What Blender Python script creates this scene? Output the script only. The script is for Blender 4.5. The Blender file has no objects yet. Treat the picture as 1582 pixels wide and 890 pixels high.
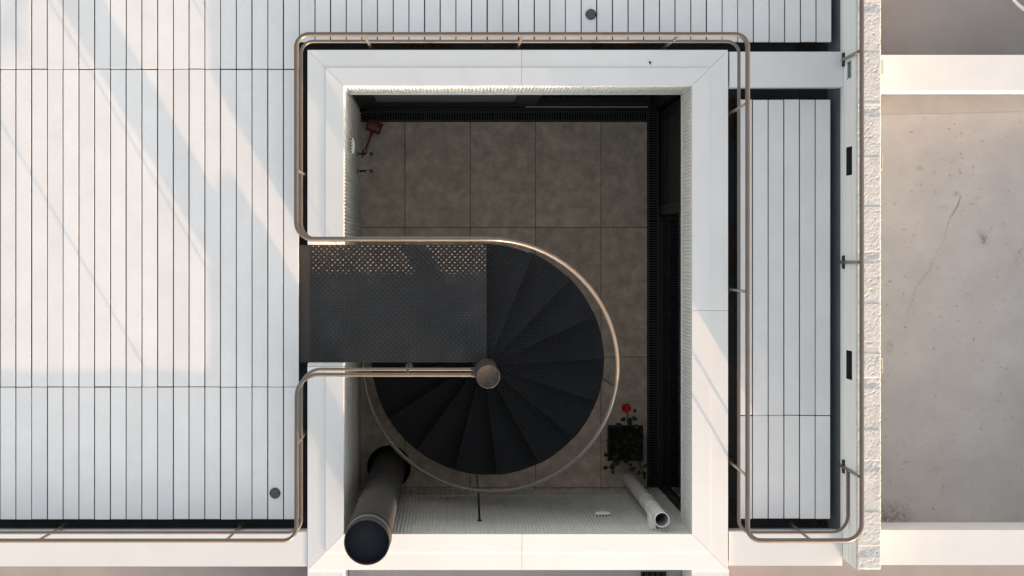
import bpy, bmesh, math, random
from mathutils import Vector, Matrix, Euler
random.seed(11)
R = math.radians
sc = bpy.context.scene
C = sc.collection

# ------------------------------------------------------------------ camera, sky, sun, exposure
H = 17.3                                    # drone height above the deck boards (m)
F = 3200.0                                  # focal length in pixels of the 1582 px wide photograph
NU, NV = 697.0, 397.0                       # the point straight below the lens
cd = bpy.data.cameras.new('drone_camera')
cam = bpy.data.objects.new('drone_camera', cd)
C.objects.link(cam)
cam.location = (0, 0, H)
cd.sensor_width = 36.0
cd.lens = 36.0 * F / 1582.0
cd.shift_x = (791 - NU) / 1582.0
cd.shift_y = -(445 - NV) / 1582.0
cd.clip_end = 2000
sc.camera = cam

SUN_EL = R(4.8)
SX, SY = 0.507, -0.862                      # horizontal direction towards the sun
w = bpy.data.worlds.new('World')
sc.world = w
w.use_nodes = True
nt = w.node_tree
bg = nt.nodes['Background']
sky = nt.nodes.new('ShaderNodeTexSky')
sky.sky_type = 'NISHITA'
sky.sun_disc = False
sky.sun_elevation = SUN_EL
sky.sun_rotation = math.atan2(SX, SY)
sky.air_density = 1.0
sky.dust_density = 3.0
sky.ozone_density = 1.0
hs = nt.nodes.new('ShaderNodeHueSaturation')   # hazy, milky sky
hs.inputs['Saturation'].default_value = 0.30
hs.inputs['Value'].default_value = 1.38
nt.links.new(sky.outputs[0], hs.inputs['Color'])
nt.links.new(hs.outputs[0], bg.inputs['Color'])
bg.inputs['Strength'].default_value = 0.15

sd = bpy.data.lights.new('sun', 'SUN')
sd.energy = 2.45
sd.angle = R(0.30)
sd.color = (1.0, 0.60, 0.32)
so = bpy.data.objects.new('sun', sd)
C.objects.link(so)
so.location = (4, -7, 12)
ce = math.cos(SUN_EL)
so.rotation_euler = Vector((-SX * ce, -SY * ce, -math.sin(SUN_EL))).to_track_quat('-Z', 'Y').to_euler()

sc.view_settings.view_transform = 'Standard'
sc.view_settings.look = 'None'
sc.view_settings.gamma = 1.0
sc.view_settings.exposure = 1.79
sc.cycles.max_bounces = 10
sc.cycles.diffuse_bounces = 6
sc.cycles.glossy_bounces = 4


def PX(u, z):                               # plan coordinates of a picture point at height z
    return (u - NU) * (H - z) / F


def PY(v, z):
    return (NV - v) * (H - z) / F


# ------------------------------------------------------------------ materials
def nodes_of(m):
    m.use_nodes = True
    return m.node_tree.nodes, m.node_tree.links


def mat(name, col, rough=0.6, var=0.08, vscale=4.0, spec=0.4, metal=0.0, bump=0.0, bscale=60.0,
        specks=0.0, sscale=90.0, rand=0.0, tint=None, stretch=None, speck_col=(0.12, 0.11, 0.10), big=0.0, bigcol=None,
        bdist=0.01):
    """a procedural surface: broad tonal variation, small specks, fine relief, a little difference per piece"""
    m = bpy.data.materials.new(name)
    n, l = nodes_of(m)
    b = n['Principled BSDF']
    b.inputs['Roughness'].default_value = rough
    b.inputs['Metallic'].default_value = metal
    b.inputs['Specular IOR Level'].default_value = spec
    tc = n.new('ShaderNodeTexCoord')
    oi = n.new('ShaderNodeObjectInfo')
    off = n.new('ShaderNodeVectorMath'); off.operation = 'SCALE'
    cmb = n.new('ShaderNodeCombineXYZ')
    for k in range(3):
        l.new(oi.outputs['Random'], cmb.inputs[k])
    l.new(cmb.outputs[0], off.inputs[0])
    off.inputs['Scale'].default_value = 37.0
    add = n.new('ShaderNodeVectorMath'); add.operation = 'ADD'
    l.new(tc.outputs['Object'], add.inputs[0])
    l.new(off.outputs[0], add.inputs[1])
    vec = add.outputs[0]
    svec = vec
    if stretch:
        mp = n.new('ShaderNodeMapping')
        mp.inputs['Scale'].default_value = stretch
        l.new(vec, mp.inputs['Vector'])
        svec = mp.outputs[0]
    no = n.new('ShaderNodeTexNoise')
    no.inputs['Scale'].default_value = vscale
    no.inputs['Detail'].default_value = 7
    no.inputs['Roughness'].default_value = 0.62
    l.new(svec, no.inputs['Vector'])
    cr = n.new('ShaderNodeValToRGB')
    t = tint or (1, 1, 1)
    cr.color_ramp.elements[0].position = 0.3
    cr.color_ramp.elements[1].position = 0.72
    cr.color_ramp.elements[0].color = (*[c * (1 - var) * tt for c, tt in zip(col, t)], 1)
    cr.color_ramp.elements[1].color = (*[min(1, c * (1 + var)) for c in col], 1)
    l.new(no.outputs['Fac'], cr.inputs['Fac'])
    out = cr.outputs['Color']
    if big > 0:
        nb = n.new('ShaderNodeTexNoise')
        nb.inputs['Scale'].default_value = big
        nb.inputs['Detail'].default_value = 9
        nb.inputs['Roughness'].default_value = 0.7
        l.new(vec, nb.inputs['Vector'])
        rb = n.new('ShaderNodeMapRange')
        rb.inputs['From Min'].default_value = 0.5
        rb.inputs['From Max'].default_value = 0.68
        rb.inputs['To Max'].default_value = 0.75
        l.new(nb.outputs['Fac'], rb.inputs['Value'])
        mx = n.new('ShaderNodeMix'); mx.data_type = 'RGBA'
        l.new(rb.outputs[0], mx.inputs['Factor'])
        l.new(out, mx.inputs['A'])
        mx.inputs['B'].default_value = (*bigcol, 1)
        out = mx.outputs['Result']
    if specks > 0:
        ns = n.new('ShaderNodeTexNoise')
        ns.inputs['Scale'].default_value = sscale
        ns.inputs['Detail'].default_value = 3
        l.new(vec, ns.inputs['Vector'])
        rs = n.new('ShaderNodeMapRange')
        rs.inputs['From Min'].default_value = 0.66
        rs.inputs['From Max'].default_value = 0.76
        rs.inputs['To Max'].default_value = specks
        l.new(ns.outputs['Fac'], rs.inputs['Value'])
        mx = n.new('ShaderNodeMix'); mx.data_type = 'RGBA'
        l.new(rs.outputs[0], mx.inputs['Factor'])
        l.new(out, mx.inputs['A'])
        mx.inputs['B'].default_value = (*speck_col, 1)
        out = mx.outputs['Result']
    if rand > 0:
        mr = n.new('ShaderNodeMapRange')
        mr.inputs['To Min'].default_value = 1 - rand
        mr.inputs['To Max'].default_value = 1 + rand * 0.5
        l.new(oi.outputs['Random'], mr.inputs['Value'])
        hv = n.new('ShaderNodeHueSaturation')
        l.new(mr.outputs[0], hv.inputs['Value'])
        l.new(out, hv.inputs['Color'])
        out = hv.outputs['Color']
    l.new(out, b.inputs['Base Color'])
    if bump > 0:
        nb2 = n.new('ShaderNodeTexNoise')
        nb2.inputs['Scale'].default_value = bscale
        nb2.inputs['Detail'].default_value = 5
        l.new(svec, nb2.inputs['Vector'])
        bp = n.new('ShaderNodeBump')
        bp.inputs['Strength'].default_value = bump
        bp.inputs['Distance'].default_value = bdist
        l.new(nb2.outputs['Fac'], bp.inputs['Height'])
        l.new(bp.outputs[0], b.inputs['Normal'])
    return m


M = {}
M['plank'] = mat('white_board', (0.765, 0.757, 0.754), 0.75, 0.045, 3.0, 0.2, specks=0.30, sscale=45, rand=0.05,
                 bump=0.05, bscale=90, bdist=0.002, speck_col=(0.42, 0.41, 0.40))
M['coping'] = mat('white_coated_metal', (0.735, 0.730, 0.722), 0.55, 0.03, 2.5, 0.2, specks=0.12, sscale=30, speck_col=(0.5, 0.48, 0.45))
M['beam'] = mat('white_painted_beam', (0.70, 0.692, 0.684), 0.6, 0.04, 2.0, 0.25, specks=0.15, sscale=26,
                speck_col=(0.5, 0.47, 0.43), bump=0.04, bscale=40, bdist=0.002)
M['ribbed'] = mat('ribbed_white_sheet', (0.77, 0.76, 0.71), 0.6, 0.06, 2.0, 0.1)
M['trim'] = mat('pale_trim', (0.66, 0.68, 0.67), 0.45, 0.04, 5.0, 0.4)
M['rail'] = mat('taupe_painted_tube', (0.122, 0.097, 0.076), 0.28, 0.10, 9.0, 0.75, specks=0.15, sscale=60, speck_col=(0.15, 0.13, 0.12))
M['rail'].node_tree.nodes['Principled BSDF'].inputs['Coat Weight'].default_value = 0.15
M['rail'].node_tree.nodes['Principled BSDF'].inputs['Coat Roughness'].default_value = 0.3
M['membrane'] = mat('dark_membrane', (0.030, 0.030, 0.033), 0.85, 0.25, 7.0, 0.2, specks=0.35, sscale=70,
                    speck_col=(0.07, 0.065, 0.06), bump=0.3, bscale=50)
M['cove'] = mat('grey_membrane_upstand', (0.10, 0.11, 0.125), 0.7, 0.15, 5.0, 0.3)
M['roof'] = mat('grey_roof_coating', (0.362, 0.348, 0.340), 0.8, 0.10, 2.2, 0.25, specks=0.45, sscale=24,
                speck_col=(0.22, 0.20, 0.18), bump=0.25, bscale=16, bdist=0.004)
M['brownroof'] = mat('brown_grey_roof_coating', (0.29, 0.265, 0.258), 0.8, 0.10, 2.0, 0.25, specks=0.25, sscale=34,
                   speck_col=(0.20, 0.18, 0.17), bump=0.2, bscale=16, bdist=0.004)  # darker, browner version of the roof coating, used on three terraces
M['fillet'] = mat('roof_edge_fillet', (0.31, 0.285, 0.26), 0.85, 0.14, 3.0, 0.2, specks=0.4, sscale=30,
                  speck_col=(0.2, 0.17, 0.14), bump=0.25, bscale=18, bdist=0.004)
M['concrete'] = mat('board_marked_concrete', (0.77, 0.77, 0.74), 0.85, 0.10, 3.0, 0.2, stretch=(14, 0.35, 14), bump=0.25,
                    bscale=9, bdist=0.004)
M['rough'] = mat('broken_concrete', (0.58, 0.565, 0.54), 0.9, 0.12, 9.0, 0.15, specks=0.3, sscale=60,
                 speck_col=(0.32, 0.29, 0.27), bump=0.13, bscale=110, bdist=0.004)
M['steel'] = mat('dark_checker_steel', (0.012, 0.0127, 0.0145), 0.55, 0.35, 3.5, 0.22, metal=0.0, specks=0.25, sscale=55,
                 speck_col=(0.03, 0.032, 0.037), bump=0.25, bscale=260, bdist=0.003)
M['landing'] = mat('worn_checker_steel', (0.014, 0.015, 0.016), 0.42, 0.40, 2.2, 0.45, specks=0.5, sscale=36,
                   speck_col=(0.06, 0.062, 0.068), bump=0.9, bscale=260, big=4.0, bigcol=(0.034, 0.035, 0.037), bdist=0.004)
M['bar'] = mat('worn_tread_bar', (0.016, 0.015, 0.014), 0.27, 0.15, 9.0, 0.12)
M['edge'] = mat('brown_steel_edge', (0.055, 0.048, 0.043), 0.6, 0.2, 4.0, 0.3)
M['post'] = mat('newel_steel', (0.060, 0.050, 0.046), 0.85, 0.18, 8.0, 0.12, bump=0.1, bscale=30)
M['flue'] = mat('black_flue_paint', (0.040, 0.036, 0.032), 1.0, 0.18, 5.0, 0.5, specks=0.2, sscale=40,
                speck_col=(0.09, 0.08, 0.07), bump=0.05, bscale=40)
M['fluecap'] = mat('flue_cap', (0.009, 0.011, 0.015), 0.7, 0.25, 12.0, 0.18, specks=0.25, sscale=25, speck_col=(0.08, 0.08, 0.09))
M['collar'] = mat('flue_collar_steel', (0.16, 0.15, 0.135), 0.6, 0.12, 6.0, 0.3, metal=0.2)
M['pvc'] = mat('white_plastic_pipe', (0.80, 0.79, 0.76), 0.4, 0.04, 4.0, 0.4)
M['tile'] = mat('travertine_tile', (0.66, 0.565, 0.455), 0.6, 0.26, 9.0, 0.3, specks=0.6, sscale=15, rand=0.10,
                speck_col=(0.85, 0.77, 0.65), big=7.0, bigcol=(0.45, 0.375, 0.29), bump=0.1, bscale=30)
M['grout'] = mat('dark_grout', (0.012, 0.011, 0.009), 0.9, 0.15, 8.0, 0.1)
M['grate'] = mat('dark_grate_metal', (0.055, 0.055, 0.06), 0.55, 0.2, 6.0, 0.4)
M['void'] = mat('drain_dark', (0.008, 0.008, 0.009), 0.9, 0.1, 6.0, 0.1)
M['frame'] = mat('dark_brown_frame', (0.022, 0.018, 0.016), 0.5, 0.15, 6.0, 0.35)
M['panel'] = mat('charcoal_door_panel', (0.045, 0.045, 0.047), 0.6, 0.08, 3.0, 0.2)
M['blind'] = mat('grey_blind', (0.24, 0.25, 0.255), 0.7, 0.06, 2.0, 0.2)
M['glass'] = mat('dark_window_glass', (0.006, 0.008, 0.008), 0.03, 0.05, 2.0, 0.5)
M['alu'] = mat('bright_metal_strip', (0.62, 0.62, 0.63), 0.4, 0.05, 4.0, 0.5)
M['red'] = mat('red_plastic', (0.19, 0.012, 0.017), 0.45, 0.08, 5.0, 0.4)
M['print'] = mat('pale_print', (0.42, 0.28, 0.27), 0.6, 0.05, 5.0, 0.2)
M['vent'] = mat('white_vent_plastic', (0.86, 0.85, 0.83), 0.45, 0.03, 5.0, 0.4)
M['chrome'] = mat('tap_metal', (0.35, 0.36, 0.37), 0.22, 0.1, 8.0, 0.5, metal=0.9)
M['tapgreen'] = mat('tap_handle', (0.02, 0.06, 0.045), 0.4, 0.1, 8.0, 0.4)
M['pot'] = mat('black_planter', (0.018, 0.018, 0.019), 0.55, 0.1, 6.0, 0.35)
M['soil'] = mat('potting_soil', (0.035, 0.026, 0.019), 0.95, 0.4, 30.0, 0.1, bump=0.6, bscale=60)
M['leaf'] = mat('dark_green_leaf', (0.014, 0.030, 0.012), 0.45, 0.3, 20.0, 0.4, rand=0.3)
M['petal'] = mat('red_petal', (0.46, 0.012, 0.018), 0.55, 0.15, 25.0, 0.3)
M['yellow'] = mat('pollen', (0.6, 0.4, 0.05), 0.7, 0.1, 25.0, 0.2)
M['stem'] = mat('green_stem', (0.06, 0.07, 0.03), 0.6, 0.2, 20.0, 0.2)
M['litter'] = mat('dry_leaf_litter', (0.045, 0.034, 0.024), 0.9, 0.5, 30.0, 0.1, rand=0.3)
M['cap'] = mat('dark_cap_metal', (0.075, 0.08, 0.088), 0.5, 0.15, 30.0, 0.4, specks=0.3, sscale=120, speck_col=(0.14, 0.145, 0.15))
M['capdark'] = mat('cap_slot', (0.018, 0.019, 0.022), 0.8, 0.1, 10.0, 0.2)
M['hose'] = mat('pale_hose', (0.70, 0.67, 0.62), 0.5, 0.10, 12.0, 0.35)
M['crack'] = mat('hairline_crack', (0.235, 0.215, 0.20), 0.9, 0.1, 10.0, 0.1)
M['bracket'] = mat('pale_sleeve_metal', (0.52, 0.47, 0.42), 0.5, 0.08, 8.0, 0.4)
M['liner'] = mat('dark_opening_liner', (0.035, 0.037, 0.038), 0.8, 0.15, 8.0, 0.2)
M['liner_pale'] = mat('green_grey_liner', (0.30, 0.33, 0.31), 0.7, 0.1, 8.0, 0.3)
M['ground'] = mat('garden_ground', (0.10, 0.095, 0.08), 0.95, 0.3, 0.5, 0.1)


# the mould patch in the low corner of the terrace: a stain with a shape of its own
def add_stain(m, cx, cy, rx, ry, col):
    n, l = nodes_of(m)
    b = n['Principled BSDF']
    src = b.inputs['Base Color'].links[0].from_socket
    g = n.new('ShaderNodeTexCoord')
    sx = n.new('ShaderNodeSeparateXYZ')
    l.new(g.outputs['Object'], sx.inputs[0])

    def mth(op, a, bb):
        q = n.new('ShaderNodeMath'); q.operation = op
        for k, x in enumerate((a, bb)):
            if isinstance(x, (int, float)):
                q.inputs[k].default_value = x
            else:
                l.new(x, q.inputs[k])
        return q.outputs[0]
    dx = mth('DIVIDE', mth('SUBTRACT', sx.outputs[0], cx), rx)
    dy = mth('DIVIDE', mth('SUBTRACT', sx.outputs[1], cy), ry)
    d = mth('ADD', mth('MULTIPLY', dx, dx), mth('MULTIPLY', dy, dy))
    fall = mth('MAXIMUM', mth('SUBTRACT', 1.0, d), 0.0)
    no = n.new('ShaderNodeTexNoise')
    no.inputs['Scale'].default_value = 30
    no.inputs['Detail'].default_value = 8
    no.inputs['Roughness'].default_value = 0.75
    l.new(g.outputs['Object'], no.inputs['Vector'])
    f = mth('MULTIPLY', fall, mth('MINIMUM', mth('MAXIMUM', mth('MULTIPLY', mth('SUBTRACT', no.outputs['Fac'], 0.38), 4.0), 0.0), 1.0))
    mx = n.new('ShaderNodeMix'); mx.data_type = 'RGBA'
    l.new(f, mx.inputs['Factor'])
    l.new(src, mx.inputs['A'])
    mx.inputs['B'].default_value = (*col, 1)
    l.new(mx.outputs['Result'], b.inputs['Base Color'])


# ------------------------------------------------------------------ helpers
def tag(o, label=None, cat=None, group=None, kind=None):
    if label: o['label'] = label
    if cat: o['category'] = cat
    if group: o['group'] = group
    if kind: o['kind'] = kind
    return o


def root(name, loc, label=None, cat=None, group=None, kind=None):
    o = bpy.data.objects.new(name, None)
    C.objects.link(o)
    o.location = loc
    o.empty_display_size = 0.1
    return tag(o, label, cat, group, kind)


def origin_of(p):
    v = Vector((0, 0, 0))
    while p:
        v = v + Vector(p.location)
        p = p.parent
    return v


def link(name, me, parent=None, at=None):
    """links a mesh whose vertices are in world metres (or local to `at`)"""
    o = bpy.data.objects.new(name, me)
    C.objects.link(o)
    base = Vector(at) if at is not None else Vector((0, 0, 0))
    if parent:
        o.parent = parent
        base = base - origin_of(parent)
    o.location = base
    return o


def done(name, bm, m, parent=None, smooth=False, at=None, bevel=0.0):
    if bevel > 0:
        bmesh.ops.bevel(bm, geom=[e for e in bm.edges if e.is_manifold and e.calc_face_angle(0) > 0.6], offset=bevel, segments=1,
                        affect='EDGES', clamp_overlap=True)
    bmesh.ops.recalc_face_normals(bm, faces=bm.faces)
    me = bpy.data.meshes.new(name)
    bm.to_mesh(me)
    bm.free()
    me.materials.append(M[m])
    if smooth:
        for p in me.polygons:
            p.use_smooth = True
        if smooth != 'all':
            me.set_sharp_from_angle(angle=R(40))
    return link(name, me, parent, at)


def box(bm, x0, x1, y0, y1, z0, z1, mi=0):
    v = [bm.verts.new(p) for p in ((x0, y0, z0), (x1, y0, z0), (x1, y1, z0), (x0, y1, z0),
                                   (x0, y0, z1), (x1, y0, z1), (x1, y1, z1), (x0, y1, z1))]
    for f in ((0, 3, 2, 1), (4, 5, 6, 7), (0, 1, 5, 4), (1, 2, 6, 5), (2, 3, 7, 6), (3, 0, 4, 7)):
        bm.faces.new([v[i] for i in f]).material_index = mi
    return v


def boxo(name, x0, x1, y0, y1, z0, z1, m, parent=None, bevel=0.0):
    bm = bmesh.new()
    box(bm, x0, x1, y0, y1, z0, z1)
    return done(name, bm, m, parent, bevel=bevel)


def sweep(bm, pts, r, n=12, cap=True):
    pts = [Vector(p) for p in pts]
    rings = []
    t0 = (pts[1] - pts[0]).normalized()
    up = Vector((0, 0, 1)) if abs(t0.z) < 0.9 else Vector((1, 0, 0))
    nrm = (up - t0 * up.dot(t0)).normalized()
    for i, p in enumerate(pts):
        if i == 0: t = pts[1] - pts[0]
        elif i == len(pts) - 1: t = pts[-1] - pts[-2]
        else: t = (pts[i + 1] - p).normalized() + (p - pts[i - 1]).normalized()
        t.normalize()
        nrm = (nrm - t * nrm.dot(t)).normalized()
        bn = t.cross(nrm)
        rr = r[i] if isinstance(r, (list, tuple)) else r
        rings.append([bm.verts.new(p + (nrm * math.cos(a) + bn * math.sin(a)) * rr)
                      for a in (2 * math.pi * k / n for k in range(n))])
    for a, b in zip(rings, rings[1:]):
        for k in range(n):
            bm.faces.new((a[k], a[(k + 1) % n], b[(k + 1) % n], b[k]))
    if cap:
        bm.faces.new(rings[0][::-1])
        bm.faces.new(rings[-1])


def rounded(pts, rads, seg=8):
    """polyline with filleted corners; rads[i] belongs to pts[i]"""
    pts = [Vector(p) for p in pts]
    out = [pts[0]]
    for i in range(1, len(pts) - 1):
        r = rads[i]
        a = (pts[i - 1] - pts[i]).normalized()
        b = (pts[i + 1] - pts[i]).normalized()
        if r <= 0:
            out.append(pts[i]); continue
        ang = a.angle(b)
        d = r / math.tan(ang / 2)
        c = pts[i] + (a + b).normalized() * (r / math.sin(ang / 2))
        s, e = pts[i] + a * d - c, pts[i] + b * d - c
        tot = s.angle(e)
        for k in range(seg + 1):
            q = k / seg
            out.append(c + (s * math.sin((1 - q) * tot) + e * math.sin(q * tot)) / math.sin(tot))
    out.append(pts[-1])
    return out


def tube(name, pts, r, m, parent=None, n=12):
    bm = bmesh.new()
    sweep(bm, pts, r, n)
    return done(name, bm, m, parent, smooth=True)


def lathe(bm, prof, n=32, c=(0, 0, 0), close=False):
    """prof = [(radius, z)...] turned about the z axis through c"""
    rings = []
    for r, z in prof:
        if r < 1e-5:
            rings.append([bm.verts.new((c[0], c[1], c[2] + z))])
        else:
            rings.append([bm.verts.new((c[0] + r * math.cos(2 * math.pi * k / n), c[1] + r * math.sin(2 * math.pi * k / n), c[2] + z))
                          for k in range(n)])
    for a, b in zip(rings, rings[1:]):
        for k in range(n):
            k2 = (k + 1) % n
            if len(a) == 1: bm.faces.new((a[0], b[k], b[k2]))
            elif len(b) == 1: bm.faces.new((a[k], a[k2], b[0]))
            else: bm.faces.new((a[k], a[k2], b[k2], b[k]))


def prism(bm, poly, z0, z1):
    a = [bm.verts.new((x, y, z0)) for x, y in poly]
    b = [bm.verts.new((x, y, z1)) for x, y in poly]
    bm.faces.new(a[::-1]); bm.faces.new(b)
    n = len(poly)
    for k in range(n):
        bm.faces.new((a[k], a[(k + 1) % n], b[(k + 1) % n], b[k]))


# ------------------------------------------------------------------ the setting: ground, terrace, roofs, shaft floor
XL, XR, YT, YB = -0.89, 1.994, 1.415, -2.294          # the light well's clear opening
OXL, OXR, OYT, OYB = -1.19, 2.305, 1.71, -2.594       # outer edge of its coping
WX0, WX1 = 3.252, 3.448                                # concrete wall
ZF = -3.2                                             # courtyard floor
GAPT, GAPB = 0.102, -0.884                            # where the landing breaks the left coping

bm = bmesh.new()
s = 400
q = [bm.verts.new(p) for p in ((-s, -s, -3.6), (s, -s, -3.6), (s, s, -3.6), (-s, s, -3.6))]
bm.faces.new(q)
tag(done('ground', bm, 'ground'), kind='structure')

bm = bmesh.new()
GZ = -0.13
box(bm, -7, OXL, -2.281, 6, GZ - 0.1, GZ)
box(bm, OXL, WX0, OYT, 6, GZ - 0.1, GZ)
box(bm, OXR, WX0, -2.281, 1.4115, GZ - 0.1, GZ)
gut = tag(done('gutter_floor', bm, 'membrane'), kind='structure')

# grey coved membrane at the foot of the concrete wall
bm = bmesh.new()
for (ya, yb) in ((1.701, 6), (-2.281, 1.4115)):
    n = 6
    pr = [(WX0 - 0.085 + 0.085 * (1 - math.cos(k / n * math.pi / 2)) * 0.999, GZ + 0.004 + 0.11 * math.sin(0) + 0.12 * (1 - math.cos(k / n * math.pi / 2)) ** 1.2)
          for k in range(n + 1)]
    va = [bm.verts.new((x, ya, z)) for x, z in pr]
    vb = [bm.verts.new((x, yb, z)) for x, z in pr]
    for k in range(n):
        bm.faces.new((va[k], va[k + 1], vb[k + 1], vb[k]))
done('membrane_cove', bm, 'cove', gut, smooth='all')

# ---- decks
def plank_mesh(L, wd):
    bm = bmesh.new()
    box(bm, -wd / 2, wd / 2, -L / 2, L / 2, -0.03, 0)
    bmesh.ops.bevel(bm, geom=list(bm.edges), offset=0.0018, segments=1, affect='EDGES')
    bmesh.ops.recalc_face_normals(bm, faces=bm.faces)
    me = bpy.data.meshes.new('plank')
    bm.to_mesh(me); bm.free()
    me.materials.append(M['plank'])
    return me


def lay(deck, edges, v0, v1):
    y1, y0 = PY(v0, 0), PY(v1, 0)
    L = y1 - y0 - 0.007
    cache = {}
    for a, b in zip(edges, edges[1:]):
        x0, x1 = PX(a, 0), PX(b, 0)
        wd = x1 - x0 - random.choice((0.0080, 0.0092, 0.0105))
        key = (round(wd, 4),)
        if key not in cache:
            cache[key] = plank_mesh(L, wd)
        o = link('plank', cache[key], deck, ((x0 + x1) / 2 + random.uniform(-.0006, .0006), (y0 + y1) / 2 + random.uniform(-.002, .002),
                                             random.uniform(-.0016, .0008)))
        o.rotation_euler = (random.uniform(-.0006, .0006), random.uniform(-.003, .003), random.uniform(-.0003, .0003))


d1 = root('roof_deck', (-2, 0.5, -0.03), kind='structure')
le = [24.33 * i for i in range(-10, 20)]
lay(d1, le, -384, 107)
lay(d1, le, 107, 598)
lay(d1, le, 598, 803)
te = [462.3 + (1285 - 462.3) / 34 * i for i in range(35)]
lay(d1, te, -384, 65.5)
d2 = root('roof_deck', (2.8, 0, -0.03), kind='structure')
re_ = [1139, 1162.5, 1187, 1211, 1235.3, 1259.5, 1283.5]
lay(d2, re_, 153.5, 642)
lay(d2, re_, 642, 802)
# bearers under the boards
bm = bmesh.new()
for v in (-330, -200, -90, 20, 95, 120, 220, 340, 460, 585, 612, 700, 785):
    y = PY(v, 0)
    box(bm, -6.6, PX(455, 0), y - .02, y + .02, GZ, -0.036)
for v in (-330, -200, -90, 20):
    y = PY(v, 0)
    box(bm, PX(470, 0), PX(1275, 0), y - .02, y + .02, GZ, -0.036)
for k in range(3):
    done('bearer', bm, 'membrane', d1) if k == 0 else None
bm = bmesh.new()
for v in (175, 290, 400, 520, 628, 656, 780):
    y = PY(v, 0)
    box(bm, PX(1145, 0), PX(1276, 0), y - .02, y + .02, GZ, -0.036)
done('bearer', bm, 'membrane', d2)

# ---- neighbouring roofs
bm = bmesh.new()
TZ = -0.30                                            # terrace level below the beams
box(bm, WX1, 7.5, -2.26, 1.372, TZ - .25, TZ)
add_stain(M['roof'], PX(1372, TZ), PY(808, TZ), 0.26, 0.22, (0.12, 0.10, 0.085))
for (u, v, rx, ry) in ((1420, 260, .05, .03), (1374, 535, .04, .08), (1478, 300, .05, .03), (1396, 355, .03, .02), (1400, 715, .04, .02)):
    add_stain(M['roof'], PX(u, TZ), PY(v, TZ), rx, ry, (0.26, 0.23, 0.20))
terrace = tag(done('terrace_roof', bm, 'roof'), kind='structure')
bm = bmesh.new()                                      # sloping fillet along its upper edge
v = [bm.verts.new(p) for p in ((WX1, 1.378, TZ + .035), (7.5, 1.378, TZ + .03), (7.5, PY(174, TZ), TZ + .004), (5.0, PY(172, TZ), TZ + .004),
                               (4.3, PY(175, TZ), TZ + .004), (WX1, PY(177, TZ), TZ + .004))]
bm.faces.new(v)
done('edge_fillet', bm, 'fillet', terrace)
bm = bmesh.new()                                      # low fillet along the lower edge
v = [bm.verts.new(p) for p in ((WX1, -2.264, TZ + .03), (7.5, -2.264, TZ + .06), (7.5, PY(806, TZ), TZ + .004), (WX1, PY(816, TZ), TZ + .004))]
bm.faces.new(v)
done('edge_fillet', bm, 'roof', terrace)
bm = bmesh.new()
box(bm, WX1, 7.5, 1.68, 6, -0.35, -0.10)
tag(done('terrace_roof', bm, 'brownroof'), kind='structure')
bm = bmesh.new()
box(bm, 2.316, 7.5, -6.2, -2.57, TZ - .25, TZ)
tag(done('terrace_roof', bm, 'brownroof'), kind='structure')
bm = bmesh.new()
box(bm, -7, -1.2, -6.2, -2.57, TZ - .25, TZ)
tag(done('terrace_roof', bm, 'brownroof'), kind='structure')
bm = bmesh.new()
box(bm, -0.885, 1.99, -4.4, -2.60, -0.85, -0.6)
lowroof = tag(done('sunken_roof', bm, 'roof'), kind='structure')


def ribbon(pts, wd, m, parent, name):
    bm = bmesh.new()
    L = []
    pts = [Vector(p) for p in pts]
    for i, p in enumerate(pts):
        t = (pts[min(i + 1, len(pts) - 1)] - pts[max(i - 1, 0)]).normalized()
        nn = Vector((-t.y, t.x, 0)) * wd * (0.35 + random.random())
        L.append((bm.verts.new(p + nn), bm.verts.new(p - nn)))
    for a, b in zip(L, L[1:]):
        bm.faces.new((a[0], a[1], b[1], b[0]))
    return done(name, bm, m, parent)


ck = []
for (u, v) in ((1484, 303), (1480, 317), (1473, 330), (1467, 337)):
    ck.append((PX(u, TZ), PY(v, TZ), TZ + 0.0035))
ribbon(ck, 0.0028, 'crack', terrace, 'crack')
ck = []
for (u, v) in ((1466, 340), (1463, 356), (1458, 372), (1450, 386), (1444, 402), (1434, 419), (1421, 435), (1414, 446), (1410, 462), (1404, 478), (1399, 498)):
    ck.append((PX(u + random.uniform(-1, 1), TZ), PY(v, TZ), TZ + 0.0035))
ribbon(ck, 0.0011, 'crack', terrace, 'crack')
for (u, v, u2, v2) in ((1449, 320, 1461, 318), (1503, 307, 1513, 305), (1573, 392, 1578, 383), (1572, 397, 1568, 405)):
    ribbon([(PX(u, TZ), PY(v, TZ), TZ + .0035), (PX((u + u2) / 2, TZ), PY((v + v2) / 2 + 1, TZ), TZ + .0035), (PX(u2, TZ), PY(v2, TZ), TZ + .0035)],
           0.0022, 'crack', terrace, 'crack')

# ------------------------------------------------------------------ white roof beams
def beam(x0, x1, y0, y1, z1, label, seams=()):
    bm = bmesh.new()
    box(bm, x0, x1, y0, y1, -0.7 if x0 < WX1 and y1 > 1 else -1.3, z1)
    o = done('roof_beam', bm, 'beam', None, bevel=0.004)
    tag(o, label, 'beam', 'white beams of the roof grid')
    return o


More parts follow.
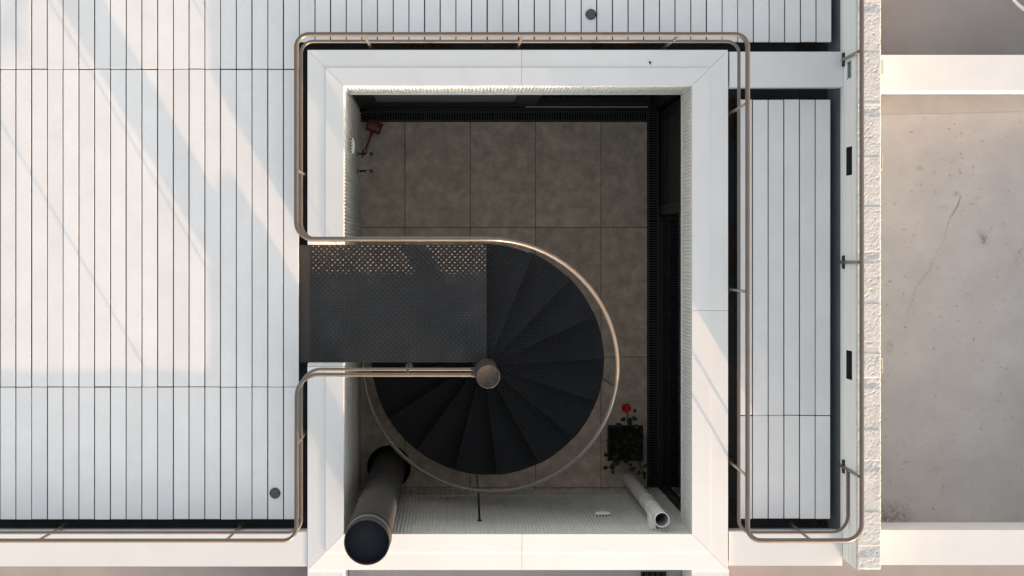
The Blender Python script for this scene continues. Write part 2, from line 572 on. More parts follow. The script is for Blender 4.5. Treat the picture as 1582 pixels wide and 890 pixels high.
ZB = 0.130
beam(-7, OXL - 0.003, -2.5655, -2.281, ZB, 'white roof beam under the lower left railing, left of the light well')
beam(OXR + 0.003, WX0 - 0.003, -2.5655, -2.281, 0.094, 'white roof beam under the rounded railing end, between the light well and the concrete wall')
beam(WX1 + 0.003, 7.5, -2.544, -2.255, 0.20, 'white roof beam along the lower edge of the grey terrace, right of the concrete wall')
beam(OXR + 0.003, WX0 - 0.003, 1.4115, 1.701, ZB, 'shaded white roof beam between the upper right corner of the light well and the concrete wall')
beam(WX1 + 0.003, 7.5, 1.379, 1.6746, ZB, 'sunlit white roof beam along the upper edge of the grey terrace, right of the concrete wall')
beam(OXL, -0.893, -6.5, OYB - 0.003, 0.118, 'stub of white roof beam running down out of view from the lower left corner of the light well')
beam(1.996, OXR, -6.5, OYB - 0.003, 0.118, 'stub of white roof beam running down out of view from the lower right corner of the light well')
beam(-0.888, 1.991, -4.6, -4.41, 0.118, 'unseen white beam added to shade the sunken grey roof, below the light well')  # out of view, put in to throw shade on the sunken roof
beam(-7, OXL - .003, -6.5, -6.2, ZB, 'unseen white beam added to shade the lower left roof bay')  # added outside the view so its shadow covers the lower left terrace
beam(OXR + .003, 7.5, -6.5, -6.2, ZB, 'unseen white beam added to shade the lower right roof bay')  # added outside the view so its shadow covers the lower right terrace

# ------------------------------------------------------------------ coping round the light well
cop = root('light_well_coping', (0.55, -0.44, -0.16), 'white metal coping of mitred panels framing the stair light well', 'coping')
D1, D2 = 0.150, 0.300
Z0, Z1, Z2, Z3 = 0.160, 0.151, 0.145, 0.136           # inner edge, fold, below fold, outer edge


def strip(side, a0, a1, mit0, mit1, d0, d1, z0, z1, name='coping_panel'):
    """one sloping panel; side gives its edge line, a0..a1 the run along it, mit = +1 widening corner, 0 square end"""
    def P(a, d, z):
        if side == 'top': return (a, YT + d, z)
        if side == 'bottom': return (a, YB - d, z)
        if side == 'left': return (XL - d, a, z)
        return (XR + d, a, z)
    g = 0.0012
    bm = bmesh.new()
    pts = [(a0 - mit0 * d0 + g, d0), (a1 + mit1 * d0 - g, d0), (a1 + mit1 * d1 - g, d1), (a0 - mit0 * d1 + g, d1)]
    zs = (z0, z0, z1, z1)
    top = [bm.verts.new(P(a, d, z)) for (a, d), z in zip(pts, zs)]
    bot = [bm.verts.new(P(a, d, 0.05)) for (a, d) in pts]
    bm.faces.new(top); bm.faces.new(bot[::-1])
    for k in range(4):
        bm.faces.new((top[k], bot[k], bot[(k + 1) % 4], top[(k + 1) % 4]))
    return done(name, bm, 'coping', cop, bevel=0.0012)


ST = PX(806, .15)
SR = PY(480, .15)
runs = [('top', XL, ST, 1, 0), ('top', ST, XR, 0, 1), ('bottom', XL, ST + .002, 1, 0), ('bottom', ST + .002, XR, 0, 1),
        ('right', YB, SR, 1, 0), ('right', SR, YT, 0, 1), ('left', GAPT + .026, YT, 0, 1), ('left', YB, GAPB - .026, 1, 0)]
for (sd_, a0, a1, m0, m1) in runs:
    strip(sd_, a0, a1, m0, m1, 0.0, D1, Z0, Z1)
    strip(sd_, a0, a1, m0, m1, D1 + .0008, D2, Z2, Z3)
boxo('end_cap', OXL, XL, GAPT, GAPT + .0245, -0.16, 0.118, 'coping', cop, bevel=.002)
boxo('end_cap', OXL, XL, GAPB - .0245, GAPB, -0.16, 0.118, 'coping', cop, bevel=.002)
bm = bmesh.new()                                      # upstand the panels sit on
box(bm, OXL + .004, XL - .016, GAPT + .026, OYT - .004, -0.26, 0.0495)
box(bm, OXL + .004, XL - .016, OYB + .004, GAPB - .026, -0.26, 0.0495)
box(bm, XL - .0155, XR + .0155, YT + .016, OYT - .004, -0.26, 0.0495)
box(bm, XL - .0155, XR + .0155, OYB + .004, YB - .016, -0.26, 0.0495)
box(bm, XR + .016, OXR - .004, OYB + .004, OYT - .004, -0.26, 0.0495)
done('upstand', bm, 'beam', cop)
# a dry leaf lying on the top coping
bm = bmesh.new()
cx, cy = PX(1004, .14), PY(97, .14)
lv = [bm.verts.new((cx + a, cy + b, .147 + c)) for a, b, c in ((-.012, .006, .004), (0, .012, .008), (.012, .004, .003), (.006, -.006, .006), (.004, -.018, .002), (-.003, -.008, .003))]
bm.faces.new(lv)
bmesh.ops.solidify(bm, geom=bm.faces[:], thickness=0.002)
tag(done('dry_leaf', bm, 'litter'), 'small dark dry leaf lying on the upper white coping', 'leaf')

# ------------------------------------------------------------------ ribbed walls and fascias of the well
PIT, AMP = 0.0300, 0.011


def ribs(name, axis, pos, sgn, a0, a1, z0, z1, parent):
    """vertical ribbed sheet; sgn = direction of the ribs"""
    bm = bmesh.new()
    n = max(1, int(round((a1 - a0) / PIT)))
    p = (a1 - a0) / n
    prof = []
    for k in range(n):
        for f, d in ((0.0, 0.0), (0.22, 0.0), (0.32, 0.25), (0.42, 0.8), (0.50, 1.0), (0.72, 1.0), (0.80, 0.8), (0.90, 0.25)):
            prof.append((a0 + (k + f) * p, d * AMP))
    prof.append((a1, 0.0))
    lo, hi = [], []
    for a, d in prof:
        for L, z in ((lo, z0), (hi, z1)):
            q = (pos + sgn * d, a, z) if axis == 'x' else (a, pos + sgn * d, z)
            L.append(bm.verts.new(q))
    for k in range(len(prof) - 1):
        bm.faces.new((lo[k], lo[k + 1], hi[k + 1], hi[k]))
    return done(name, bm, 'ribbed', parent, smooth=True)


ZFB = -0.60                                           # lower edge of the two fascias
IN = 0.012
wl = root('ribbed_wall', (XL, -0.4, ZF), 'shaded white ribbed metal wall on the left side of the light well, behind the landing', 'wall')
ribs('ribbed_sheet', 'x', XL - IN, 1, GAPT + .002, YT + IN, ZF, 0.052, wl)
ribs('ribbed_sheet', 'x', XL - IN, 1, GAPB - .002, GAPT - .002, ZF, -0.09, wl)
ribs('ribbed_sheet', 'x', XL - IN, 1, YB - IN, GAPB - .006, ZF, 0.052, wl)
boxo('backing', XL - .2, XL - IN - .003, YB - .1, GAPB - .001, ZF - .1, -0.262, 'beam', wl)
boxo('backing', XL - .2, XL - IN - .003, GAPT + .001, YT + .1, ZF - .1, -0.262, 'beam', wl)
boxo('backing', XL - .2, XL - IN - .003, GAPB, GAPT, ZF - .1, -0.12, 'beam', wl)
boxo('corner_trim', XL - .002, XL + .014, YT - .012, YT + .0, ZFB, 0.046, 'trim', wl)

wb = root('ribbed_wall', (0.55, YB, ZF), 'white ribbed metal wall at the foot of the picture, behind the white pipe and flue', 'wall')
ribs('ribbed_sheet', 'y', YB - IN, 1, XL + .002, 2.07, -2.595, 0.052, wb)
ribs('ribbed_sheet', 'y', YB - IN - .002, 1, XL + .002, 2.07, ZF, -2.605, wb)
boxo('joint_trim', XL + .002, 2.07, YB - IN - .003, YB + .003, -2.606, -2.594, 'trim', wb)
boxo('backing', XL - .0115, 2.2, YB - .2, YB - IN - .006, ZF - .1, -0.262, 'beam', wb)

ft = root('ribbed_fascia', (0.55, YT, ZFB), 'white ribbed fascia under the upper coping, its top edge catching the sun', 'fascia')
ribs('ribbed_sheet', 'y', YT + IN, -1, XL + .014, XR + IN, ZFB, 0.052, ft)
boxo('bottom_trim', XL + .014, XR + IN - .002, YT - .013, YT + IN + .03, ZFB - .014, ZFB - .0005, 'trim', ft)
boxo('soffit', XL - .01, XR + .4, YT + IN + .031, YT + .4, ZFB - .2, ZFB + .0, 'frame', ft)
boxo('backing', XL - .2, XR + .4, YT + IN + .004, YT + .25, ZFB + .002, -0.262, 'beam', ft)
fr = root('ribbed_fascia', (XR, -0.44, ZFB), 'white ribbed fascia under the right-hand coping, above the dark glass', 'fascia')
ribs('ribbed_sheet', 'x', XR + IN, -1, YB - IN, YT + IN - .004, ZFB + .04, 0.052, fr)
boxo('bottom_trim', XR - .012, XR + IN + .03, YB + .002, YT - .016, ZFB + .026, ZFB + .0395, 'trim', fr)
boxo('soffit', XR + IN + .031, XR + .39, YB - .1, YT + .02, ZFB - .2, ZFB + .035, 'frame', fr)
boxo('backing', XR + IN + .004, XR + .24, YB - .1, YT + .01, ZFB + .042, -0.262, 'beam', fr)

# ------------------------------------------------------------------ courtyard floor, drain, glazing
def fx(u): return (u - NU) * (H - ZF) / F
def fy(v): return (NV - v) * (H - ZF) / F


bm = bmesh.new()
box(bm, XL - .1, 2.6, YB - .1, 1.9, ZF - .12, ZF - .031)
floor = tag(done('courtyard_floor', bm, 'grout'), kind='structure')
us = [fx(553), fx(625.5), fx(726.5), fx(827.5), fx(928.5), fx(1000)]
vs = [fy(188), fy(351.5), fy(551.5), fy(753), fy(762)]
for i in range(5):
    for j in range(4):
        bm = bmesh.new()
        x0, x1, y1, y0 = us[i], us[i + 1], vs[j], vs[j + 1]
        cx, cy = (x0 + x1) / 2, (y0 + y1) / 2
        box(bm, x0 - cx + .003, x1 - cx - .003, y0 - cy + .003, y1 - cy - .003, -.0305, 0)
        o = done('floor_tile', bm, 'tile', floor, at=(cx, cy, ZF + random.uniform(-.001, .001)), bevel=.0015)
for (x0, x1, y0, y1) in ((us[5] + .002, 2.05, vs[4], vs[3] - .002),):
    boxo('floor_tile', x0, x1, y0, y1, ZF - .0105, ZF, 'tile', floor, bevel=.0015)

dr = root('drain_channel', (1.95, 1.3, ZF - .01), 'black slotted drain grating running along the glazed sides of the tiled floor', 'drain')
gy0, gy1 = fy(187.3), fy(172)
gx0, gx1 = fx(1000.6), fx(1017.5)
boxo('channel', XL + .004, gx1, gy0, gy1, ZF - .0108, ZF - .009, 'void', dr)
boxo('channel', gx0, gx1 - .0005, fy(753), gy0 - .0005, ZF - .0108, ZF - .009, 'void', dr)


def grate(horizontal, a0, a1, b0, b1):
    """frame bars plus the narrow slats, too fine to pick apart"""
    bm = bmesh.new()
    zt = ZF + .001
    if horizontal:
        box(bm, a0, a1, b0, b0 + .012, ZF - .009, zt); box(bm, a0, a1, b1 - .012, b1, ZF - .009, zt)
        box(bm, a0, a0 + .01, b0 + .012, b1 - .012, ZF - .009, zt)
    else:
        box(bm, b0, b0 + .012, a0, a1, ZF - .009, zt); box(bm, b1 - .012, b1, a0, a1, ZF - .009, zt)
        box(bm, b0 + .012, b1 - .012, a0, a0 + .01, ZF - .009, zt)
    fr_ = done('grate_frame', bm, 'grate', dr)
    bm = bmesh.new()
    a = a0 + .02
    while a < a1 - .012:
        if horizontal: box(bm, a, a + .010, b0 + .013, b1 - .013, ZF - .009, zt - .002)
        else: box(bm, b0 + .013, b1 - .013, a, a + .010, ZF - .009, zt - .002)
        a += .0248
    tag(done('grate_bars', bm, 'grate', fr_), kind='stuff')


ge = [XL + .006, -0.25, 0.42, 1.09, gx0 - .001]
for a, b in zip(ge, ge[1:]):
    grate(True, a + .001, b - .001, gy0, gy1)
ge = [fy(752.5), fy(668), fy(503), fy(340), gy1]
for a, b in zip(ge, ge[1:]):
    grate(False, a + .001, b - .001, gx0, gx1)

# glazed doors along the upper side
gt = root('glazed_doors', (0.55, 1.5, ZF), 'pair of dark framed glazed doors under the upper fascia, bright strip on the right leaf', 'door')
Y0, Y1 = 1.47, 1.53
ZT = ZFB - .2
boxo('door_frame', XL - .01, XL + .06, Y0, Y1, ZF - .01, ZT, 'frame', gt)
boxo('door_frame', 2.03, 2.1, Y0, Y1, ZF - .01, ZT, 'frame', gt)
boxo('sill', XL + .061, 2.029, 1.445, Y1, ZF - .01, ZF + .004, 'frame', gt)
for (x0, x1, pane) in ((XL + .061, .71, 'blind'), (.712, 2.029, 'glass')):
    lf = boxo('door_leaf', x0, x0 + .11, Y0 + .004, Y1 - .004, ZF + .005, ZT, 'frame', gt)
    boxo('stile', x1 - .09, x1, Y0 + .004, Y1 - .004, ZF + .005, ZT, 'frame', lf)
    boxo('rail', x0 + .111, x1 - .091, Y0 + .004, Y1 - .004, ZF + .005, ZF + .15, 'frame', lf)
    boxo('rail', x0 + .111, x1 - .091, Y0 + .004, Y1 - .004, ZF + .36, ZF + .44, 'frame', lf)
    boxo('pane', x0 + .111, x1 - .091, 1.5, 1.51, ZF + .151, ZF + .359, pane, lf)
    boxo('pane', x0 + .111, x1 - .091, 1.5, 1.51, ZF + .441, ZT, pane, lf)
    if pane == 'glass':
        boxo('strip', x0 + .02, x1 - .10, 1.4645, 1.4735, ZF + .20, ZF + .21, 'alu', lf)
boxo('room_wall', XL - .1, 2.4, 1.56, 1.58, ZF - .1, ZFB, 'void', gt)

gr_ = root('glass_wall', (2.1, -0.9, ZF), 'tall dark glass wall on the right, mirroring the drain and floor tiles', 'glass wall')
boxo('sill', gx1 + .001, 2.098, YB, 0.40, ZF - .01, ZF + .03, 'frame', gr_)
boxo('pane', 2.1, 2.11, YB + .06, 0.405, ZF + .001, ZFB - .16, 'glass', gr_)
boxo('corner_post', 2.075, 2.13, YB - .05, YB + .058, ZF - .01, ZFB - .16, 'frame', gr_)
boxo('room_wall', 2.14, 2.16, YB - .2, 1.56, ZF - .1, ZFB, 'void', gr_)
dl = root('side_door', (2.1, 0.95, ZF), 'charcoal door with dark frame beside the glass wall, at the upper right corner', 'door')
boxo('stile', 2.062, 2.125, 0.406, 0.50, ZF - .005, ZFB - .16, 'frame', dl)
boxo('stile', 2.062, 2.125, 1.34, 1.43, ZF - .005, ZFB - .16, 'frame', dl)
boxo('rail', 2.07, 2.125, 0.501, 1.339, ZF - .005, ZF + .09, 'frame', dl)
boxo('rail', 2.07, 2.125, 0.501, 1.339, ZF + .40, ZF + .46, 'frame', dl)
boxo('door_panel', 2.09, 2.12, 0.501, 1.339, ZF + .091, ZF + .399, 'panel', dl)
boxo('door_panel', 2.09, 2.12, 0.501, 1.339, ZF + .461, ZFB - .16, 'panel', dl)

# ------------------------------------------------------------------ spiral staircase
NX, NY = 0.292, -0.948
RT = 1.05
ZL = -0.05
RISE, STEP = 0.190, 21.5
st = root('spiral_staircase', (NX, NY, ZF), 'black steel spiral staircase with checker plate landing winding down the light well', 'staircase')


def polar(th, r, z):                                   # th clockwise from +Y, in degrees
    a = R(90 - th)
    return Vector((NX + r * math.cos(a), NY + r * math.sin(a), z))


bm = bmesh.new()
lathe(bm, [(0, ZF - NY * 0), (.093, ZF), (.093, 0.874), (.0, 0.874)], 40, (NX, NY, 0))
nw = done('newel_post', bm, 'post', st, smooth=True)
bm = bmesh.new()                                       # weld bead and rusted plate closing the post
lathe(bm, [(.0935, .868), (.0965, .872), (.0955, .878), (.088, .880), (.084, .877), (0, .877)], 40, (NX, NY, 0))
for vtx in bm.verts:
    vtx.co += Vector((random.uniform(-1, 1), random.uniform(-1, 1), random.uniform(-.6, .6))) * .0016
done('newel_cap', bm, 'post', nw, smooth=True)


def lozenges(name, inside, x0, x1, y0, y1, lit_strip_height=None):
    """raised bars of checker plate, alternately turned"""
    bm = bmesh.new()
    p = 0.0228
    i = 0
    x = x0 + p / 2
    while x < x1:
        y = y0 + p / 2
        j = 0
        while y < y1:
            if inside(x, y):
                a = R(32 if (i + j) % 2 == 0 else -58)
                ca, sa = math.cos(a), math.sin(a)
                L, W, Hh = .0172 * random.uniform(.9, 1.05), .0028, .0025
                if lit_strip_height:
                    Hh *= lit_strip_height(x, y)
                pts = [(-L, 0, 0), (0, -W, 0), (L, 0, 0), (0, W, 0), (-L * .55, 0, Hh), (L * .55, 0, Hh)]
                v = [bm.verts.new((x + px * ca - py * sa, y + px * sa + py * ca, pz)) for px, py, pz in pts]
                bm.faces.new((v[0], v[1], v[4])); bm.faces.new((v[1], v[2], v[5])); bm.faces.new((v[1], v[5], v[4]))
                bm.faces.new((v[2], v[3], v[5])); bm.faces.new((v[3], v[0], v[4])); bm.faces.new((v[3], v[4], v[5]))
            y += p; j += 1
        x += p; i += 1
    me = bpy.data.meshes.new(name)
    bm.to_mesh(me); bm.free()
    return me


LX0, LX1 = PX(481, ZL), NX + 0.004
lp = boxo('landing', LX0, LX1, GAPB + .001, GAPT - .001, ZL - .006, ZL, 'landing', st)
lme = lozenges('tread_pattern', lambda x, y: not (math.hypot(x - NX, y - NY) < .115), LX0 + .004, LX1 - .008, GAPB + .006, GAPT - .006,
               lit_strip_height=lambda x, y: max(.22, min(1, .25 + (y - (GAPT - .34)) / .16)) * random.uniform(.85, 1.1))   # bar height shaped for the light: tall in the sunlit strip, flat in shade
lme.materials.append(M['bar'])
tag(link('tread_pattern', lme, lp, (0, 0, ZL + .0002)), kind='stuff')
bm = bmesh.new()
box(bm, LX0, LX1, GAPT - .007, GAPT - .0012, ZL - .09, ZL - .0065)
box(bm, LX0, LX1, GAPB + .0012, GAPB + .007, ZL - .09, ZL - .0065)
box(bm, LX1 - .006, LX1, GAPB + .0075, GAPT - .0075, ZL - .09, ZL - .0065)
done('landing_frame', bm, 'steel', st)
bm = bmesh.new()
box(bm, PX(463, -.06), LX0 - .001, GAPB + .001, GAPT - .001, ZL - .10, ZL - .012)
done('threshold_plate', bm, 'edge', st)

# one tread built round the post's axis, then turned and lowered
def tread_poly(extra):
    poly = []
    n = 8
    for k in range(n + 1):
        a = R(90 - (k / n) * (STEP + extra))
        poly.append(((RT + .016 * (1 - k / n) - .004) * math.cos(a), (RT + .016 * (1 - k / n) - .004) * math.sin(a)))
    for k in range(4):
        a = R(90 - (1 - k / 3) * (STEP + extra))
        poly.append((.09 * math.cos(a), .09 * math.sin(a)))
    return poly


bm = bmesh.new()
poly = tread_poly(1.6)
prism(bm, poly, -.006, 0)
bmesh.ops.recalc_face_normals(bm, faces=bm.faces)
tm = bpy.data.meshes.new('tread'); bm.to_mesh(tm); bm.free(); tm.materials.append(M['steel'])
bm = bmesh.new()
a0, a1 = R(90 - STEP - 1.6), R(90)
for ang in (a0, a1):
    d = Vector((math.cos(ang), math.sin(ang))); nn = Vector((-d.y, d.x)) * (.003 if ang == a0 else -.003)
    quad = [d * .095, d * (RT - .004), d * (RT - .004) + nn, d * .095 + nn]
    prism(bm, [(q.x, q.y) for q in quad], -.045, -.0065)
nrm = []
n = 8
o_ = [((RT + .016 * (1 - k / n) - .004) * math.cos(R(90 - k / n * (STEP + 1.6))), (RT + .016 * (1 - k / n) - .004) * math.sin(R(90 - k / n * (STEP + 1.6)))) for k in range(n + 1)]
i_ = [((RT - .008 + .016 * (1 - k / n)) * math.cos(R(90 - k / n * (STEP + 1.6))), (RT - .008 + .016 * (1 - k / n)) * math.sin(R(90 - k / n * (STEP + 1.6)))) for k in range(n, -1, -1)]
prism(bm, o_ + i_, -.045, -.0066)
bmesh.ops.recalc_face_normals(bm, faces=bm.faces)
em = bpy.data.meshes.new('tread_edge'); bm.to_mesh(em); bm.free(); em.materials.append(M['steel'])


def in_tread(x, y):
    r = math.hypot(x, y)
    if not .115 < r < RT - .012: return False
    th = 90 - math.degrees(math.atan2(y, x))
    m_ = math.degrees(.010 / r)
    return m_ < th < STEP + 1.6 - m_


pm = lozenges('tread_pattern', in_tread, -.02, RT, 0, RT)
pm.materials.append(M['steel'])
for k in range(15):
    o = link('tread', tm, st, (NX, NY, ZL - RISE * (k + 1)))
    o.rotation_euler.z = -R(STEP * k - 0.8)
    e = bpy.data.objects.new('tread_edge', em); C.objects.link(e); e.parent = o
    g = bpy.data.objects.new('tread_pattern', pm); C.objects.link(g); g.parent = o; g.location = (0, 0, .0002)
    g['kind'] = 'stuff'

# ------------------------------------------------------------------ tubular railings
ZU, ZM = 0.87, 0.40
RU, RM, RP = 0.0192, 0.0138, 0.0120
RH = 1.09
ra = root('tubular_railing', (0.5, 1.76, 0), 'long taupe tube railing looping round the well and right-hand deck into the spiral handrail', 'railing')


def spiral(th):
    return polar(th, RH, ZU - RISE * th / STEP)


YR, XA, XI, XO, YO = 1.765, -1.228, 2.352, 3.257, -2.25
YLd = NY + RH
up = [(XO, 6, ZU), (XO, YO, ZU), (XI, YO, ZU), (XI, YR, ZU), (XA, YR, ZU), (XA, YLd, ZU), (NX - .1, YLd, ZU)]
path = rounded(up, [0, .13, .105, .10, .10, .135, 0]) + [spiral(t) for t in range(0, 301, 5)]
tube('top_rail', path, RU, 'rail', ra, 14)
lo = [(3.236, -1.73, ZM), (3.236, YO, ZM), (XI - .004, YO, ZM), (XI - .004, YR - .006, ZM), (XA + .004, YR - .006, ZM), (XA + .004, YLd, ZM), (NX, YLd, ZM)]
tube('lower_rail', rounded(lo, [0, .14, .105, .10, .10, .135, 0]), RM, 'rail', ra, 12)


def post(parent, x, y, z0=-0.128, z1=ZU - .015, r=RP, x1=None, y1=None):
    bm = bmesh.new()
    sweep(bm, [(x, y, z0), (x1 if x1 is not None else x, y1 if y1 is not None else y, z1)], r, 10)
    o = done('post', bm, 'rail', parent, smooth=True)
    bm = bmesh.new()
    lathe(bm, [(0, 0), (.032, 0), (.032, .006), (.0, .006)], 14, (x, y, z0))
    done('foot_plate', bm, 'edge', o)
    return o


for x, dx in ((-.676, -.015), (.563, .0), (1.79, .035)):
    post(ra, x, YR - .004, x1=x + dx, y1=YR)
for x, y, dy in ((XA + .002, PY(268, .2), 0), (XI - .01, 1.206, .01), (XI - .01, -.272, -.003), (XI - .01, -1.722, -.01),
                 (2.862, YO, -.005), (XO - .016, 1.632, .0), (XO - .016, -.043, 0), (XO - .016, -1.733, -.01), (XO - .016, 3.3, 0)):
    post(ra, x, y, y1=y + dy)
# dark clamps holding the wall-side posts
for y in (1.632, -.043, -1.733):
    boxo('wall_clamp', WX0 - .014, WX0 - .0005, y - .055, y + .055, .13, .20, 'liner', ra, bevel=.003)


def stair_post(th, z0, r0=RT + .005):
    a = polar(th, r0, z0)
    b = spiral(th); b.z -= .015
    mid = polar(th, RT + .012, z0 + .25)
    bm = bmesh.new()
    sweep(bm, [a, mid, b], .010, 10)
    return done('stair_post', bm, 'rail', ra, smooth=True)


for th in (13, 97, 183, 272):
    k = int(th // STEP)
    stair_post(th, ZL - RISE * (k + 1) - .01)
b = spiral(183)
tube('wall_tie', [b, (b.x + .012, YB + .0, b.z + .05)], .010, 'steel', ra, 10)
bm = bmesh.new(); lathe(bm, [(0, 0), (.02, 0), (.02, .012), (0, .012)], 12)
bmesh.ops.rotate(bm, verts=bm.verts, matrix=Matrix.Rotation(-math.pi / 2, 3, 'X'))
done('wall_tie_plate', bm, 'steel', ra, at=(b.x + .012, YB - .001, b.z + .05))

rb = root('tubular_railing', (-1.228, -1.6, 0), 'taupe tube railing from the newel post to the lower left corner and along the beam', 'railing')
YN = -0.936
YNL = -0.917
tube('top_rail', rounded([(NX - .093, YN, ZU - .03), (XA, YN, ZU - .03), (XA, YO, ZU), (-7, YO, ZU)], [0, .17, .105, 0]), RU * .88, 'rail', rb, 14)
tube('lower_rail', rounded([(NX - .09, YNL, ZM), (XA + .004, YNL, ZM), (XA + .004, YO, ZM), (-7, YO, ZM)], [0, .16, .105, 0]), RM, 'rail', rb, 12)
for x, y, dx in ((-3.255, YO - .012, -.02), (-1.765, YO - .012, -.02), (-4.75, YO - .012, 0)):
    post(rb, x, y, x1=x + dx, y1=YO)
post(rb, XA + .002, -1.478, y1=-1.49)
post(rb, PX(632, 0), YN + .02, z0=ZL + .001, x1=PX(632, 0) + .0, y1=YN, r=.010)
tube('end_socket', [(NX - .13, YN, ZU - .03), (NX - .092, YN, ZU - .03)], .0225, 'edge', rb, 12)
tube('end_socket', [(NX - .13, YNL, ZM), (NX - .09, YNL, ZM)], .0165, 'edge', rb, 12)

# ------------------------------------------------------------------ black flue
FX, FY, FR = -0.615, -2.08, 0.165
ZC = 2.2
fl = root('flue', (FX, FY, ZF), 'tall black flue pipe with capped top in the lower left corner of the well', 'flue')
bm = bmesh.new()
lathe(bm, [(FR - .003, ZF + .012), (FR, ZF + .012), (FR, -.95), (FR + .0025, -.945), (FR + .0025, -.915), (FR, -.91), (FR, ZC - .30)], 64, (FX, FY, 0))
done('flue_pipe', bm, 'flue', fl, smooth=True)
bm = bmesh.new()
lathe(bm, [(0, ZF), (.216, ZF), (.216, ZF + .012), (FR - .002, ZF + .014)], 56, (FX, FY, 0))
done('base_flange', bm, 'void', fl, smooth=True)
bm = bmesh.new()
lathe(bm, [(FR, ZC - .30), (FR + .002, ZC - .30), (FR + .002, ZC), (FR - .004, ZC), (FR - .004, ZC - .06)], 64, (FX, FY, 0))
done('top_section', bm, 'flue', fl, smooth=True)
bm = bmesh.new()
lathe(bm, [(FR + .002, ZC - .36), (FR + .0075, ZC - .355), (FR + .009, ZC - .33), (FR + .0075, ZC - .305), (FR + .002, ZC - .30)], 64, (FX, FY, 0))
done('collar', bm, 'void', fl, smooth=True)
bm = bmesh.new()
lathe(bm, [(FR + .003, ZC - .296), (FR + .006, ZC - .293), (FR + .006, ZC - .16), (FR + .003, ZC - .157)], 64, (FX, FY, 0))
done('clamp_band', bm, 'collar', fl, smooth=True)
bm = bmesh.new()
lathe(bm, [(FR - .0045, ZC - .05), (FR - .03, ZC - .047), (.06, ZC - .040), (.02, ZC - .044), (0, ZC - .046)], 64, (FX, FY, 0))
done('flue_cap', bm, 'fluecap', fl, smooth=True)

# ------------------------------------------------------------------ white pipe
PXc, PYc, PR = 1.752, -2.185, 0.0625
pp = root('drain_pipe', (PXc, PYc, ZF), 'white plastic pipe with open top standing against the lower ribbed wall, beside the planter', 'pipe')
bm = bmesh.new()
lathe(bm, [(PR, ZF), (PR, .09), (PR - .005, .09), (PR - .005, -1.4), (0, -1.4)], 40, (PXc, PYc, 0))
done('pipe_body', bm, 'pvc', pp, smooth=True)
for z in (-1.25, -.72):
    bm = bmesh.new()
    lathe(bm, [(PR, z - .03), (PR + .004, z - .027), (PR + .004, z + .027), (PR, z + .03)], 40, (PXc, PYc, 0))
    done('pipe_socket', bm, 'pvc', pp, smooth=True)
boxo('wall_bracket', PXc - .075, PXc - .022, YB - .002, PYc + .01, -.42, -.20, 'vent', pp, bevel=.004)

# ------------------------------------------------------------------ wall vents
def vent(axis, label):
    """a flat-backed hood with a bowed front, clipped on the ribs"""
    L, dp, hh = .135, .036, .085
    bm = bmesh.new()
    n = 8
    top = []
    for k in range(n + 1):
        t = -1 + 2 * k / n
        top.append((t * L / 2, dp * (0.72 + .28 * (1 - t * t))))
    poly = [(-L / 2, 0.001)] + top + [(L / 2, 0.001)]
    prism(bm, poly, -hh, 0)
    return bm, poly, hh


for nm, cx, cy, cz, rot, lab in (('a', XL + .0005, PY(225.5, -1.05), -1.02, -90, 'white hooded wall vent on the left ribbed wall above the taps'),
                                 ('b', PX(931, -1.1), YB + .0005, -1.06, 0, 'white hooded wall vent on the lower ribbed wall, left of the white pipe')):
    vr = root('wall_vent', (cx, cy, cz), lab, 'vent', 'white vents on the ribbed walls')
    vr.rotation_euler.z = R(rot)
    bm, poly, hh = vent('y', lab)
    bmesh.ops.recalc_face_normals(bm, faces=bm.faces)
    bmesh.ops.bevel(bm, geom=[e for e in bm.edges if e.calc_face_angle(0) > 1.0], offset=.003, segments=2, affect='EDGES')
    me = bpy.data.meshes.new('hood'); bm.to_mesh(me); bm.free(); me.materials.append(M['vent'])
    o = bpy.data.objects.new('hood', me); C.objects.link(o); o.parent = vr
    bm = bmesh.new(); box(bm, -.05, .05, .004, .022, -.090, -.0853)
    me = bpy.data.meshes.new('louvre'); bm.to_mesh(me); bm.free(); me.materials.append(M['void'])
    o = bpy.data.objects.new('louvre', me); C.objects.link(o); o.parent = vr
    bm = bmesh.new(); box(bm, -.006, .006, .0, .011, -.004, .0012)  # dark boxes painting in the shade of the rib valleys behind the hood
    me = bpy.data.meshes.new('valley_shade'); bm.to_mesh(me); bm.free(); me.materials.append(M['void'])
    for k in range(5):
        o = bpy.data.objects.new('valley_shade', me); C.objects.link(o); o.parent = vr; o.location = (-.054 + k * .027, 0, 0)

